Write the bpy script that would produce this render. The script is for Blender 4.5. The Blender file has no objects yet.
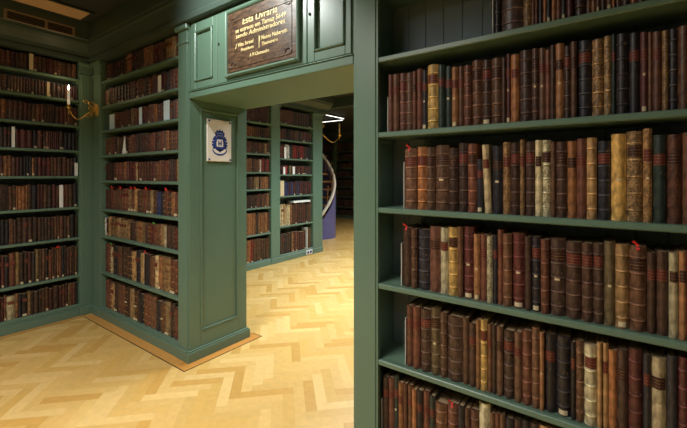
import bpy, math, random
from mathutils import Vector, Matrix
random.seed(7)
scene = bpy.context.scene
col = scene.collection
R = math.radians
# ------------------------------------------------------------------ camera
EYE = 1.5
FPX, YAW, HOR, CX = 373.0, 0.6244, 175.5, 343.5
cam = bpy.data.cameras.new('camera'); cam_o = bpy.data.objects.new('camera', cam); col.objects.link(cam_o)
cam.sensor_width = 36; cam.lens = FPX * 36 / 687; cam.clip_start = .05
cam_o.location = (0, 0, EYE); cam_o.rotation_euler = (R(90), 0, YAW)
cam.shift_y = -(214 - HOR) / 687
scene.camera = cam_o
# ------------------------------------------------------------------ light
w = bpy.data.worlds.new('world'); scene.world = w; w.use_nodes = True
w.node_tree.nodes['Background'].inputs[0].default_value = (.6, .65, .7, 1)
w.node_tree.nodes['Background'].inputs[1].default_value = .02
scene.view_settings.view_transform = 'Standard'; scene.view_settings.look = 'None'
scene.view_settings.exposure = 0.0; scene.view_settings.gamma = 1; scene.view_settings.use_curve_mapping = False
def area(name, loc, size, power, color, rot=(0, 0, 0), spread=180):
    l = bpy.data.lights.new(name, 'AREA'); l.shape = 'RECTANGLE'; l.size, l.size_y = size; l.energy = power; l.color = color
    l.spread = R(spread)
    o = bpy.data.objects.new(name, l); o.location = loc; o.rotation_euler = rot; col.objects.link(o); return o
def spot(name, loc, target, power, color, ang, blend=.6, rad=.04):
    l = bpy.data.lights.new(name, 'SPOT'); l.energy = power; l.color = color; l.spot_size = R(ang); l.spot_blend = blend
    l.shadow_soft_size = rad
    o = bpy.data.objects.new(name, l); o.location = loc
    o.rotation_euler = (Vector(target) - Vector(loc)).to_track_quat('-Z', 'Y').to_euler(); col.objects.link(o); return o
WARM = (1, .87, .68); NEUT = (1, .95, .88); COOL = (.74, .88, 1)
area('near_lamp', (-1.7, -.3, 3.04), (1.2, .5), 84, NEUT, spread=150)
area('near_lamp', (-2.9, -.9, 3.04), (1.2, .5), 26, NEUT, spread=140)
area('near_lamp', (1.0, -1.2, 3.04), (1.0, .5), 10, NEUT, spread=150)
spot('overdoor_spotlight', (-2.15, .90, 3.03), (-2.1, 1.70, 2.62), 92, (.96, 1, .95), 100, .8)
area('far_lamp', (-2.3, 3.7, 3.04), (1.6, .8), 76, (.92, .97, 1), spread=130)
area('far_lamp', (-2.8, 5.4, 3.04), (1.6, .6), 62, COOL, spread=130)
area('far_lamp', (-3.4, 8.3, 3.04), (1.4, .6), 60, NEUT, spread=140)  # unseen lamp added to brighten the staircase

# ------------------------------------------------------------------ materials
def lin(c):
    return tuple(((x / 255) / 12.92 if x / 255 <= .04045 else ((x / 255 + .055) / 1.055) ** 2.4) for x in c)
def newmat(name):
    m = bpy.data.materials.new(name); m.use_nodes = True
    nt = m.node_tree; return m, nt, nt.nodes['Principled BSDF']
def N(nt, t, **kw):
    n = nt.nodes.new(t)
    for k, v in kw.items():
        if k in n.inputs: n.inputs[k].default_value = v
        else: setattr(n, k, v)
    return n
def mix(nt, a, b, fac, mode='MIX'):
    n = nt.nodes.new('ShaderNodeMix'); n.data_type = 'RGBA'; n.blend_type = mode
    for s, v in ((0, fac), (6, a), (7, b)):
        if hasattr(v, 'links'): nt.links.new(v, n.inputs[s])
        else: n.inputs[s].default_value = v if s == 0 else (*v, 1)
    return n.outputs[2]
def ramp(nt, src, stops):
    n = nt.nodes.new('ShaderNodeValToRGB'); nt.links.new(src, n.inputs[0])
    e = n.color_ramp.elements
    while len(e) < len(stops): e.new(.5)
    for i, (p, c) in enumerate(stops): e[i].position = p; e[i].color = (c, c, c, 1)
    return n.outputs[0]
def noise(nt, scale, detail=3, vec='Object', sc=None):
    tc = nt.nodes.new('ShaderNodeTexCoord'); out = tc.outputs[vec]
    if sc:
        mp = nt.nodes.new('ShaderNodeMapping'); mp.inputs['Scale'].default_value = sc; nt.links.new(out, mp.inputs[0]); out = mp.outputs[0]
    n = N(nt, 'ShaderNodeTexNoise', Scale=scale, Detail=detail); nt.links.new(out, n.inputs['Vector']); return n.outputs['Fac']
def bump(nt, p, h, s, d=.002):
    b = N(nt, 'ShaderNodeBump', Strength=s, Distance=d); nt.links.new(h, b.inputs['Height']); nt.links.new(b.outputs[0], p.inputs['Normal'])
def plain(name, c, rough=.5, metal=0, emit=None, es=1, vary=.0, scale=20):
    m, nt, p = newmat(name); p.inputs['Roughness'].default_value = rough; p.inputs['Metallic'].default_value = metal
    c = lin(c)
    if vary:
        f = noise(nt, scale); o = mix(nt, tuple(x * (1 - vary) for x in c), tuple(min(1, x * (1 + vary)) for x in c), f)
        nt.links.new(o, p.inputs['Base Color'])
    else:
        p.inputs['Base Color'].default_value = (*c, 1)
    if emit: p.inputs['Emission Color'].default_value = (*emit, 1); p.inputs['Emission Strength'].default_value = es
    return m
def tint_node(nt):
    a = nt.nodes.new('ShaderNodeAttribute'); a.attribute_name = 'tint'; return a.outputs['Color']
def leather(name, mottle):
    m, nt, p = newmat(name); t = tint_node(nt)
    a = noise(nt, 45, 4, 'Object', (1, 1, .55)); d = ramp(nt, a, [(.34, .5), (.66, 1.4)])
    o = mix(nt, t, (1, 1, 1), 1.0, 'MULTIPLY')
    n = nt.nodes.new('ShaderNodeMix'); n.data_type = 'RGBA'; n.blend_type = 'MULTIPLY'; n.inputs[0].default_value = 1
    nt.links.new(t, n.inputs[6]); nt.links.new(d, n.inputs[7]); o = n.outputs[2]
    if mottle:
        b = noise(nt, 120, 2); o = mix(nt, o, lin((40, 24, 16)), ramp(nt, b, [(.46, 0.0), (.58, .6)]))
    sc = noise(nt, 160, 5, 'Object', (1, 1, .3)); o = mix(nt, o, lin((165, 130, 95)), ramp(nt, sc, [(.60, 0), (.76, .5)]))
    nt.links.new(o, p.inputs['Base Color']); p.inputs['Roughness'].default_value = .40
    bump(nt, p, sc, .35, .001); return m
M = {}
M['leather'] = leather('worn_leather', 0); M['mottled'] = leather('mottled_leather', 1)
def mk_label():
    m, nt, p = newmat('gilt_spine_label'); t = tint_node(nt)
    wv = N(nt, 'ShaderNodeTexWave', Scale=28, Distortion=0.4); wv.bands_direction = 'Z'
    tc = nt.nodes.new('ShaderNodeTexCoord'); nt.links.new(tc.outputs['Object'], wv.inputs['Vector'])
    g = noise(nt, 300, 1); mm = nt.nodes.new('ShaderNodeMath'); mm.operation = 'MULTIPLY'
    nt.links.new(ramp(nt, wv.outputs['Fac'], [(.86, 0), (.93, .7)]), mm.inputs[0]); nt.links.new(ramp(nt, g, [(.45, 0), (.55, .75)]), mm.inputs[1])
    o = mix(nt, t, lin((195, 150, 80)), mm.outputs[0]); nt.links.new(o, p.inputs['Base Color']); p.inputs['Roughness'].default_value = .5
    return m
M['label'] = mk_label()
M['pages'] = plain('aged_paper', (150, 125, 95), .85, vary=.35, scale=150)
M['sticker'] = plain('pale_sticker', (205, 188, 150), .8)
M['white'] = plain('white_card', (232, 234, 232), .7)
M['blue_card'] = plain('pale_blue_card', (205, 228, 242), .7)
M['whitemetal'] = plain('white_enamel', (215, 215, 210), .4)
M['red'] = plain('red_ribbon', (215, 45, 45), .7)
M['greenr'] = plain('green_ribbon', (70, 150, 60), .7)
def paint(name, c, rough=.37):
    m, nt, p = newmat(name); c = lin(c)
    f = noise(nt, 3, 4); o = mix(nt, tuple(x * .9 for x in c), tuple(x * 1.1 for x in c), f)
    nt.links.new(o, p.inputs['Base Color']); p.inputs['Roughness'].default_value = rough
    bump(nt, p, noise(nt, 40, 2, 'Object', (1, 1, .1)), .12, .002); return m
GREEN = (94, 121, 104)
M['green'] = paint('sage_green_paint', GREEN)
M['backing'] = paint('grey_backing_paint', (112, 124, 128), .6)
M['ceil'] = paint('dark_green_ceiling', (50, 54, 48), .6)
M['cornice'] = paint('cornice_green_shaded', (66, 80, 72), .45)  # sage green of the cases, with the crown's shade mixed into the colour
M['wall'] = paint('muted_green_wall', (92, 104, 88), .7)
M['beige'] = plain('beige_ceiling_panel', (215, 180, 140), .7, vary=.15, scale=6)
M['ventframe'] = plain('bronze_vent_frame', (135, 118, 95), .5)
M['dark'] = plain('dark_void', (14, 13, 12), .8)
M['brass'] = plain('polished_brass', (240, 200, 120), .3, .9)
M['wax'] = plain('ivory_candle_wax', (235, 228, 210), .5, emit=(1, .8, .6), es=.25)
M['waxoff'] = plain('unlit_candle_wax', (215, 190, 150), .5)
M['flame'] = plain('candle_flame', (255, 230, 190), .5, emit=(1, .82, .55), es=14)
M['tube'] = plain('strip_light_tube', (255, 250, 240), .5, emit=(1, .97, .9), es=2.5)
M['frosted'] = plain('lamp_diffuser', (255, 250, 240), .5, emit=(1, .93, .8), es=2)
M['blueboard'] = plain('blue_stair_stringer', (98, 98, 150), .4, vary=.2, scale=8)
M['tread'] = plain('oak_tread', (170, 125, 75), .45, vary=.2, scale=20)
M['rail'] = plain('pale_handrail', (238, 232, 218), .4)
M['gold'] = plain('gilt_lettering', (246, 226, 168), .4, emit=None)
M['black'] = plain('black_inlay', (30, 22, 16), .5)
M['tile'] = plain('glazed_white_tile', (226, 218, 208), .22, vary=.06, scale=14)
M['cobalt'] = plain('cobalt_blue_glaze', (52, 66, 130), .25)
M['palecobalt'] = plain('pale_blue_glaze', (130, 142, 178), .25)
def mk_plaque():
    m, nt, p = newmat('dark_varnished_walnut'); c1, c2 = lin((58, 42, 32)), lin((112, 84, 60))
    a = noise(nt, 14, 5, 'Object', (1, 1, 4)); o = mix(nt, c1, c2, ramp(nt, a, [(.35, 0), (.7, 1)]))
    b = noise(nt, 60, 3); o = mix(nt, o, lin((34, 20, 14)), ramp(nt, b, [(.5, 0), (.7, .7)]))
    nt.links.new(o, p.inputs['Base Color']); p.inputs['Roughness'].default_value = .4; bump(nt, p, a, .5, .004); return m
M['walnut'] = mk_plaque()
def mk_floor():
    m, nt, p = newmat('oak_parquet'); t = tint_node(nt)
    tc = nt.nodes.new('ShaderNodeTexCoord')
    n = nt.nodes.new('ShaderNodeTexNoise'); n.inputs['Scale'].default_value = 22; n.inputs['Detail'].default_value = 4
    nt.links.new(tc.outputs['Object'], n.inputs['Vector'])
    mx = nt.nodes.new('ShaderNodeMix'); mx.data_type = 'RGBA'; mx.blend_type = 'MULTIPLY'; mx.inputs[0].default_value = 1
    nt.links.new(t, mx.inputs[6]); nt.links.new(ramp(nt, n.outputs['Fac'], [(.3, .94), (.7, 1.05)]), mx.inputs[7])
    nt.links.new(mx.outputs[2], p.inputs['Base Color']); p.inputs['Roughness'].default_value = .33
    return m
M['parquet'] = mk_floor()
# ------------------------------------------------------------------ mesh builder
class MB:
    def __init__(s): s.v = []; s.f = []; s.c = []; s.m = []; s.sm = []
    def add(s, vs, fs, c=(1, 1, 1), m=0, smooth=False):
        b = len(s.v); s.v += [tuple(v) for v in vs]
        for f in fs: s.f.append(tuple(i + b for i in f)); s.c.append(c); s.m.append(m); s.sm.append(smooth)
        return s
    def box(s, x0, x1, y0, y1, z0, z1, c=(1, 1, 1), m=0):
        return s.add([(x0, y0, z0), (x1, y0, z0), (x1, y1, z0), (x0, y1, z0), (x0, y0, z1), (x1, y0, z1), (x1, y1, z1), (x0, y1, z1)],
                     [(0, 3, 2, 1), (4, 5, 6, 7), (0, 1, 5, 4), (1, 2, 6, 5), (2, 3, 7, 6), (3, 0, 4, 7)], c, m)
    def cham(s, x0, x1, y0, y1, z0, z1, b=.004, c=(1, 1, 1), m=0):      # box with its front (-y) edges chamfered
        v = [(x0 + b, y0, z0 + b), (x1 - b, y0, z0 + b), (x1 - b, y0, z1 - b), (x0 + b, y0, z1 - b),
             (x0, y0 + b, z0), (x1, y0 + b, z0), (x1, y0 + b, z1), (x0, y0 + b, z1),
             (x0, y1, z0), (x1, y1, z0), (x1, y1, z1), (x0, y1, z1)]
        f = [(0, 1, 2, 3), (0, 4, 5, 1), (1, 5, 6, 2), (2, 6, 7, 3), (3, 7, 4, 0), (4, 8, 9, 5), (5, 9, 10, 6), (6, 10, 11, 7), (7, 11, 8, 4), (8, 11, 10, 9)]
        return s.add(v, f, c, m)
    def prism(s, prof, u0, u1, m=0, c=(1, 1, 1)):                        # profile of (y, z) swept along x
        n = len(prof); v = [(u0, y, z) for y, z in prof] + [(u1, y, z) for y, z in prof]
        f = [(i, (i + 1) % n, (i + 1) % n + n, i + n) for i in range(n)] + [tuple(range(n))[::-1], tuple(range(n, 2 * n))]
        return s.add(v, f, c, m)
    def extr(s, poly, y0, y1, m=0, c=(1, 1, 1)):                         # (x, z) outline with thickness in y
        n = len(poly); v = [(x, y0, z) for x, z in poly] + [(x, y1, z) for x, z in poly]
        f = [(i, (i + 1) % n, (i + 1) % n + n, i + n) for i in range(n)] + [tuple(range(n))[::-1], tuple(range(n, 2 * n))]
        return s.add(v, f, c, m)
    def tube(s, pts, r, n=10, m=0, c=(1, 1, 1)):
        pts = [Vector(p) for p in pts]; rs = r if isinstance(r, (list, tuple)) else [r] * len(pts); v = []
        up = Vector((0.13, .27, .95))
        for i, p in enumerate(pts):
            d = (pts[min(i + 1, len(pts) - 1)] - pts[max(i - 1, 0)]).normalized()
            a = d.cross(up)
            if a.length < .1: a = d.cross(Vector((1, 0, 0)))
            a.normalize(); b = d.cross(a)
            v += [tuple(p + rs[i] * (math.cos(2 * math.pi * k / n) * a + math.sin(2 * math.pi * k / n) * b)) for k in range(n)]
        f = [(i * n + k, i * n + (k + 1) % n, (i + 1) * n + (k + 1) % n, (i + 1) * n + k) for i in range(len(pts) - 1) for k in range(n)]
        s.add(v, f, c, m, True)
        b0 = [tuple(range(n))[::-1], tuple(range((len(pts) - 1) * n, len(pts) * n))]
        return s.add(v, b0, c, m)
    def lathe(s, prof, o=(0, 0, 0), n=16, m=0, c=(1, 1, 1)):
        v = [(o[0] + r * math.cos(2 * math.pi * k / n), o[1] + r * math.sin(2 * math.pi * k / n), o[2] + z) for r, z in prof for k in range(n)]
        f = [(i * n + k, i * n + (k + 1) % n, (i + 1) * n + (k + 1) % n, (i + 1) * n + k) for i in range(len(prof) - 1) for k in range(n)]
        return s.add(v, f, c, m, True)
    def build(s, name, mats, parent=None, loc=None, rz=None):
        me = bpy.data.meshes.new(name); me.from_pydata(s.v, [], s.f)
        at = me.attributes.new('tint', 'FLOAT_COLOR', 'CORNER'); data = []
        for f, c in zip(s.f, s.c): data += [c[0], c[1], c[2], 1.0] * len(f)
        at.data.foreach_set('color', data)
        for k in (mats if isinstance(mats, (list, tuple)) else [mats]): me.materials.append(M[k])
        me.polygons.foreach_set('material_index', s.m); me.polygons.foreach_set('use_smooth', s.sm); me.update()
        o = bpy.data.objects.new(name, me); col.objects.link(o)
        if parent: o.parent = parent
        if loc: o.location = loc
        if rz is not None: o.rotation_euler[2] = rz
        return o
def empty(name, loc, rz=0, label=None, cat=None, group=None, kind=None):
    o = bpy.data.objects.new(name, None); col.objects.link(o); o.location = loc; o.rotation_euler[2] = rz; o.empty_display_size = .05
    return tag(o, label, cat, group, kind)
def tag(o, label=None, cat=None, group=None, kind=None):
    if label: o['label'] = label
    if cat: o['category'] = cat
    if group: o['group'] = group
    if kind: o['kind'] = kind
    return o
def bev(o, w=.003):
    b = o.modifiers.new('bevel', 'BEVEL'); b.width = w; b.segments = 2; b.limit_method = 'ANGLE'; return o
FR = 1.703            # plane of the bookcase fronts
LX = -4.62            # plane of the left wall's bookcases
CEIL = 3.10; SOF = 2.72
# ------------------------------------------------------------------ floor
def make_floor():
    b = MB(); L, W = .36, .072; g = .0001
    import bisect
    rnd = random.Random(3)
    def inside(x, y):
        return (-4.75 < x < 3.1 and -3.1 < y < 5.9) or (-10.2 < x < 1.6 and 5.5 <= y < 11.0)
    s2 = math.sqrt(.5)
    rot = lambda x, y: (s2 * (x - y), s2 * (x + y))
    basec = [(226, 190, 118), (222, 184, 108), (232, 198, 128), (214, 172, 96), (228, 192, 122), (236, 204, 138), (224, 188, 116), (229, 194, 124)]
    for i in range(-170, 170):
        for j in range(-26, 27):
            ox, oy = i * W + j * L, i * W - j * L
            for (x0, y0, x1, y1) in ((ox, oy, ox + L, oy + W), (ox, oy + W, ox + W, oy + W + L)):
                c = rot((x0 + x1) / 2, (y0 + y1) / 2)
                if not inside(*c): continue
                q = [rot(x0 + g, y0 + g), rot(x1 - g, y0 + g), rot(x1 - g, y1 - g), rot(x0 + g, y1 - g)]
                k = rnd.choice(basec); s = rnd.uniform(.96, 1.03)
                b.add([(x, y, 0) for x, y in q], [(0, 1, 2, 3)], tuple(v * s * q for v, q in zip(lin(k), (.88, .83, .74))))
    dk = lin((120, 84, 42))
    b.box(-4.9, 3.2, -3.2, 5.7, -.06, -.001, dk); b.box(-10.3, 1.7, 5.7, 11.1, -.06, -.001, dk)
    tag(b.build('floor', 'parquet'), kind='structure')
    # straight border boards with a dark inlay line
    t = MB(); c1 = lin((205, 150, 78)); c2 = lin((196, 138, 66)); k = lin((38, 26, 18)); z = .0022
    t.box(-4.55, -2.80, 1.605, 1.72, -.01, z, c1); t.box(-2.80, -2.657, 1.605, 2.372, -.01, z, c2)
    t.box(-4.55, -2.650, 1.598, 1.605, -.01, z, k); t.box(-2.657, -2.650, 1.605, 2.379, -.01, z, k); t.box(-2.78, -2.657, 2.372, 2.379, -.01, z, k)
    t.box(-4.65, -4.555, -1.5, 1.63, -.01, z, c1); t.box(-4.557, -4.553, -1.5, 1.598, -.01, z, lin((120, 80, 45)))
    tag(t.build('trim_1', 'parquet'), kind='structure')
make_floor()
# ------------------------------------------------------------------ room shell
tag(MB().box(-4.9, 3.2, -3.2, 5.7, CEIL, CEIL + .1).build('ceiling', 'ceil'), kind='structure')
tag(MB().box(-10.3, 1.7, 5.7, 11.1, CEIL, CEIL + .1).build('ceiling', 'ceil'), kind='structure')
for n, a in (('wall_left', (-5.05, -4.95, -3.2, 5.6, 0, CEIL)), ('wall_back', (-4.9, 3.2, -3.2, -3.05, 0, CEIL)),
             ('wall_right', (3.05, 3.2, -3.05, 1.95, 0, CEIL)), ('wall_front', (1.22, 3.05, 1.75, 1.95, 0, CEIL)),
             ('wall_far_right', (1.5, 1.7, 2.3, 10.9, 0, CEIL)), ('wall_far', (-10.2, 1.7, 11.0, 11.1, 0, CEIL)),
             ('wall_far_left', (-10.3, -10.2, 5.7, 11.0, 0, CEIL)), ('wall_alcove', (-10.2, -4.95, 5.6, 5.74, 0, CEIL))):
    tag(MB().box(*a).build(n, 'wall'), kind='structure')
tag(MB().box(1.22, 1.7, 1.96, 2.29, 0, CEIL).build('wall_front', 'wall'), kind='structure')
# cornices (profile: soffit, fascia, cove, upper face up to the ceiling)
PROF = [(0.25, SOF), (-.05, SOF), (-.055, SOF + .03), (-.05, SOF + .05), (-.06, SOF + .085), (-.085, 2.835), (-.12, 2.87), (-.15, 2.885), (-.155, 2.91), (-.17, 2.92), (-.17, CEIL - .004), (.25, CEIL - .004)]
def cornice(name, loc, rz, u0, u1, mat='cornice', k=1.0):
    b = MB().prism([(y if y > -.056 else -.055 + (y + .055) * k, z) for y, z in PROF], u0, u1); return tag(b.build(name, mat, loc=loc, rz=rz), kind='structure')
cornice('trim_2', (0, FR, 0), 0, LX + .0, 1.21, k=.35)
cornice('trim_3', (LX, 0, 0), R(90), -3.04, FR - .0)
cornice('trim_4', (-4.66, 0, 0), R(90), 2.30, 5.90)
# ceiling beams of the far room
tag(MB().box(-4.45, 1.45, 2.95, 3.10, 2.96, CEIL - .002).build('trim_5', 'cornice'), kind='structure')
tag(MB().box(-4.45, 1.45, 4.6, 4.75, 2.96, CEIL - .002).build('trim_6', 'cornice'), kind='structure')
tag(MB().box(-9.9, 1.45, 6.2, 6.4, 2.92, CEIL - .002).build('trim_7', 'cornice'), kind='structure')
# ------------------------------------------------------------------ bookcases (local: x along the front, y into the depth)
CASES = {}
def pilaster(b, x0, x1, plinth=.095, y1=.05, cap=True, rec=0):
    b.box(x0, x1, 0, .024, 0, SOF); b.box(x0, x1 - rec, .024, y1, 0, SOF)
    w_ = x1 - x0
    if w_ > .09:
        b.cham(x0 + .012, x1 - .012, -.006, 0, plinth, SOF - .03, .003)
    b.cham(x0 - .0, x1 + .0, -.022, 0, 0.001, plinth, .006)
    if cap:
        b.cham(x0 - .006, x1 + .006, -.016, 0, 2.565, 2.585, .005); b.cham(x0 - .012, x1 + .012, -.03, 0, SOF - .045, SOF - .002, .008)
def bookcase(name, label, cat, loc, rz, uprights, bays, depth, back, full=None, base_h=.095, thick=.026, pil=True):
    """uprights: (x0, x1); bays: (x0, x1, [shelf tops])"""
    root = empty(name, loc, rz, label, cat)
    for x0, x1 in uprights:
        b = MB(); pilaster(b, x0, x1, base_h, y1=(full or depth), rec=.042 if abs(x0 + 1.158) < .001 else 0); bev(b.build('upright', 'green', root), .002)
    for x0, x1, zs in bays:
        # tongue-and-groove backing
        b = MB(); n = max(2, round((x1 - x0) / .10)); st = (x1 - x0) / n
        for i in range(n): b.cham(x0 + i * st, x0 + (i + 1) * st, depth - .016, depth, base_h, SOF - .001, .004)
        b.build('back_panel', back, root)
        x0 = -1.003 if x0 == -1.045 else x0; b = MB().cham(x0, x1, -.014, .02, 0, base_h - .012, .004)
        b.cham(x0, x1, -.008, .02, base_h - .012, base_h, .004); b.build('plinth', 'green', root)
        x0 = -1.045 if x0 == -1.003 else x0
        for i, z in enumerate(zs):
            s = MB().cham(x0 + (.042 if x0 == -1.045 else 0), x1, 0, .03 if x0 == -1.045 else depth - .016, z - (thick if i < len(zs) - 1 or z > .3 else z - base_h + .0), z, .004)
            if x0 == -1.045: s.box(x0, x1, .026, depth - .016, z - thick, z)
            if z > .2:
                s.box(x0, x0 + .018, .03, depth - .03, z - thick - .02, z - thick); s.box(x1 - .018, x1, .03, depth - .03, z - thick - .02, z - thick)
            s.build('shelf', 'green', root)
    return root
ZR = [2.50, 2.123, 1.727, 1.330, .930, .528, .122]
ZM = [2.493, 2.230, 1.975, 1.714, 1.449, 1.149, .870, .484, .108]
ZL = [2.53, 2.30, 2.033, 1.767, 1.495, 1.167, .842, .440, .125]
ZF1 = [2.37, 2.125, 1.86, 1.555, 1.275, .975, .545, .105]
ZF2 = [2.41, 2.13, 1.80, 1.52, 1.14, .613, .12]
RT = (0, FR, 0)
bookcase('bookcase', 'sage green bookcase of tall folios filling the right side, beside the opening', 'bookcase', RT, 0,
         [(-1.158, -1.003), (1.10, 1.21)], [(-1.045, 1.10, ZR)], .262, 'backing', full=.58, thick=.027)
# filler between pilaster and recessed side panel is the upright itself; rear half of the double case
root_r = [o for o in col.objects if o.name == 'bookcase'][0]
MB().box(-1.045, 1.10, .264, .58, 0, SOF - .001).build('rear_panel', 'green', root_r)
mid = bookcase('bookcase', 'green bookcase with nine rows left of the opening, white tile on its end', 'bookcase', (0, FR, 0), 0,
               [(-4.575, -4.391), (-2.911, -2.762)], [(-4.391, -2.911, ZM)], .262, 'backing', full=.58)
MB().box(-4.391, -2.911, .264, .58, 0, SOF - .001).build('rear_panel', 'green', mid)
# end panel of the middle bookcase (faces +x): frame proud of a sunken field, moulding round it, plinth
def end_panel():
    b = MB(); x0, x1 = -2.762, -2.751; Y0, Y1 = .002, .578
    b.box(x0, x1, Y0, .10, .09, SOF - .002); b.box(x0, x1, .49, Y1, .09, SOF - .002)
    b.box(x0, x1, .10, .49, .09, .215); b.box(x0, x1, .10, .49, 2.055, SOF - .002)
    bev(b.build('panel_frame', 'green', mid), .003)
    m_ = MB(); w_ = .018
    for a in ((.10, .10 + w_, .215, 2.055), (.49 - w_, .49, .215, 2.055), (.10 + w_, .49 - w_, .215, .215 + w_), (.10 + w_, .49 - w_, 2.055 - w_, 2.055)):
        m_.box(x0 - .002, x1 + .004, a[0], a[1], a[2], a[3])
    bev(m_.build('moulding', 'green', mid), .004)
    p = MB().box(-2.775, -2.728, -.022, .60, .001, .078); p.box(-2.775, -2.736, -.012, .592, .078, .092)
    bev(p.build('end_plinth', 'green', mid), .003)
end_panel()
bookcase('bookcase', 'green bookcase along the left wall, under the ceiling vent', 'bookcase', (LX, 0, 0), R(90),
         [(-3.03, -2.9), (-.62, -.46), (1.585, 1.80)], [(-2.9, -.62, ZL), (-.46, 1.585, ZL)], .262, 'backing')
bookcase('bookcase', 'blue-green bookcase seen through the opening, socket in its plinth', 'bookcase', (-4.66, 0, 0), R(90),
         [(2.29, 2.45), (3.10, 3.26), (4.38, 4.59), (5.465, 5.755)], [(2.45, 3.10, ZF1), (3.26, 4.38, ZF1), (4.59, 5.465, ZF2)], .262, 'backing')
ZB = [2.35, 2.05, 1.75, 1.45, 1.10, .75, .38, .10]
bookcase('bookcase', 'dim bookcase against the rearmost wall behind the spiral staircase', 'bookcase', (0, 10.71, 0), 0,
         [(-9.6, -9.45), (-8.2, -8.06), (-7.15, -7.0), (-5.8, -5.65)], [(-9.45, -8.2, ZB), (-8.06, -7.15, ZB), (-7.0, -5.8, ZB)], .262, 'backing')
# ------------------------------------------------------------------ cupboard over the opening
def overdoor():
    r = empty('overdoor_cabinet', (-1.955, FR, 2.114), 0, 'green panelled cupboard over the opening, wooden plaque on its middle door', 'cupboard')
    ox, oz = -1.955, 2.114
    X0, X1 = -2.750, -1.159
    def bx(b, x0, x1, y0, y1, z0, z1, ch=None):
        (b.cham if ch else b.box)(x0 - ox, x1 - ox, y0, y1, z0 - oz, z1 - oz, *( [ch] if ch else []))
    b = MB(); bx(b, X0, X1, .012, .578, 2.114, SOF - .002); b.build('cabinet_body', 'green', r)
    b = MB(); bx(b, X0, X1, -.004, .012, 2.114, 2.165, .004); bx(b, X0, X1, -.012, .012, 2.165, 2.172, .002); bev(b.build('bottom_rail', 'green', r), .002)
    for (x0, x1, px0, px1, kx, pz) in ((-2.72, -2.385, -2.665, -2.44, None, 2.63), (-2.38, -1.50, -2.285, -1.535, 0, 0), (-1.495, -1.175, -1.44, -1.215, 1, 2.66)):
        b = MB()
        if kx == 0:
            bx(b, x0, x1, -.002, .012, 2.178, 2.70, .003)
        else:
            bx(b, x0, px0, -.002, .012, 2.178, 2.70, .003); bx(b, px1, x1, -.002, .012, 2.178, 2.70, .003)
            bx(b, px0, px1, -.002, .012, 2.178, 2.235, .003); bx(b, px0, px1, -.002, .012, pz, 2.70, .003)
            for a in ((px0, px0 + .014, 2.235, pz), (px1 - .014, px1, 2.235, pz), (px0, px1, 2.235, 2.249), (px0, px1, pz - .014, pz)):
                bx(b, a[0], a[1], -.014, .012, a[2], a[3], .006)
        d = b.build('door', 'green', r)
        if kx is not None:
            h = MB(); kxx = (-2.36 if kx == 0 else -1.475)
            h.lathe([(.0, .0), (.006, 0), (.006, .01), (0, .01)], n=10)
            for i, v in enumerate(h.v): h.v[i] = (v[0] + kxx - ox, -.004 - v[2] * .5, v[1] * 1.6 + 2.47 - oz)
            h.build('keyhole', 'dark', d)
    return r
overdoor()
# ------------------------------------------------------------------ wooden plaque with gilt lettering
def text_mesh(body, size, mat, parent, loc, rot=(R(90), 0, 0), sx=1, name='lettering', shear=0, align='CENTER'):
    cu = bpy.data.curves.new(name, 'FONT'); cu.body = body; cu.size = size; cu.extrude = .0012; cu.align_x = align; cu.shear = shear; cu.offset = .0003
    cu.resolution_u = 2
    o = bpy.data.objects.new(name, cu); col.objects.link(o)
    dg = bpy.context.evaluated_depsgraph_get(); me = bpy.data.meshes.new_from_object(o.evaluated_get(dg))
    bpy.data.objects.remove(o); me.materials.clear(); me.materials.append(M[mat])
    n = bpy.data.objects.new(name, me); col.objects.link(n); n.parent = parent; n.location = loc; n.rotation_euler = rot; n.scale = (sx, 1, 1); return n
def plaque():
    cx_, cz = -1.905, 2.440; w_, h_ = .672, .428
    r = empty('wooden_plaque', (cx_, FR - .004, cz - h_ / 2 - .02), 0, 'dark wooden plaque with gilt lettering in a green moulding above the opening', 'plaque')
    z0 = .02
    b = MB().cham(-w_ / 2, w_ / 2, -.014, 0, z0, z0 + h_, .004); b.build('board', 'walnut', r)
    f = MB()
    for a in ((-w_ / 2 - .026, -w_ / 2, z0 - .026, z0 + h_ + .026), (w_ / 2, w_ / 2 + .026, z0 - .026, z0 + h_ + .026),
              (-w_ / 2, w_ / 2, z0 - .026, z0), (-w_ / 2, w_ / 2, z0 + h_, z0 + h_ + .026)):
        f.cham(a[0], a[1], -.026, 0, a[2], a[3], .010)
    bev(f.build('frame_moulding', 'green', r), .003)
    c = MB()      # carved border relief of the board
    for a in ((-.300, -.292, .055, .375), (.292, .300, .055, .375), (-.300, .300, .047, .055), (-.300, .300, .375, .383)):
        c.cham(a[0], a[1], -.018, -.013, z0 + a[2] - .02, z0 + a[3] - .02 + .006, .002)
    for sx in (-1, 1):
        for zz in (.06, .37):
            c.tube([(sx * (.27 + .028 * math.cos(t)), -.016, z0 + zz - .01 + .02 * math.sin(t)) for t in [k * .7 for k in range(10)]], .004, 6)
    c.build('carved_border', 'walnut', r)
    y = -.0155
    for s, zz, sz, xx, wt in (('Esta Livraria', .318, .066, 0.0, .34), ('se estreou em Tamuz 5649', .272, .045, 0.0, .49), ('sendo Administradores', .233, .045, 0.0, .48),
                          ('J Vita Israel', .172, .036, -.15, .19), ('J Nunes Nabareth', .172, .038, .13, .26), ('Presidente', .134, .032, -.12, .13), ('Thesoureiro', .134, .032, .10, .15), ('A M Chumaceiro', .080, .034, 0, .19)):
        t = text_mesh(s, sz, 'gold', r, (xx, y, z0 + zz), shear=.12)
        xs = [v.co.x for v in t.data.vertices]; t.scale[0] = wt / (max(xs) - min(xs))
    MB().box(-.002, .002, y - .001, y + .002, z0 + .125, z0 + .205).build('dividing_line', 'gold', r)
plaque()
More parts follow.
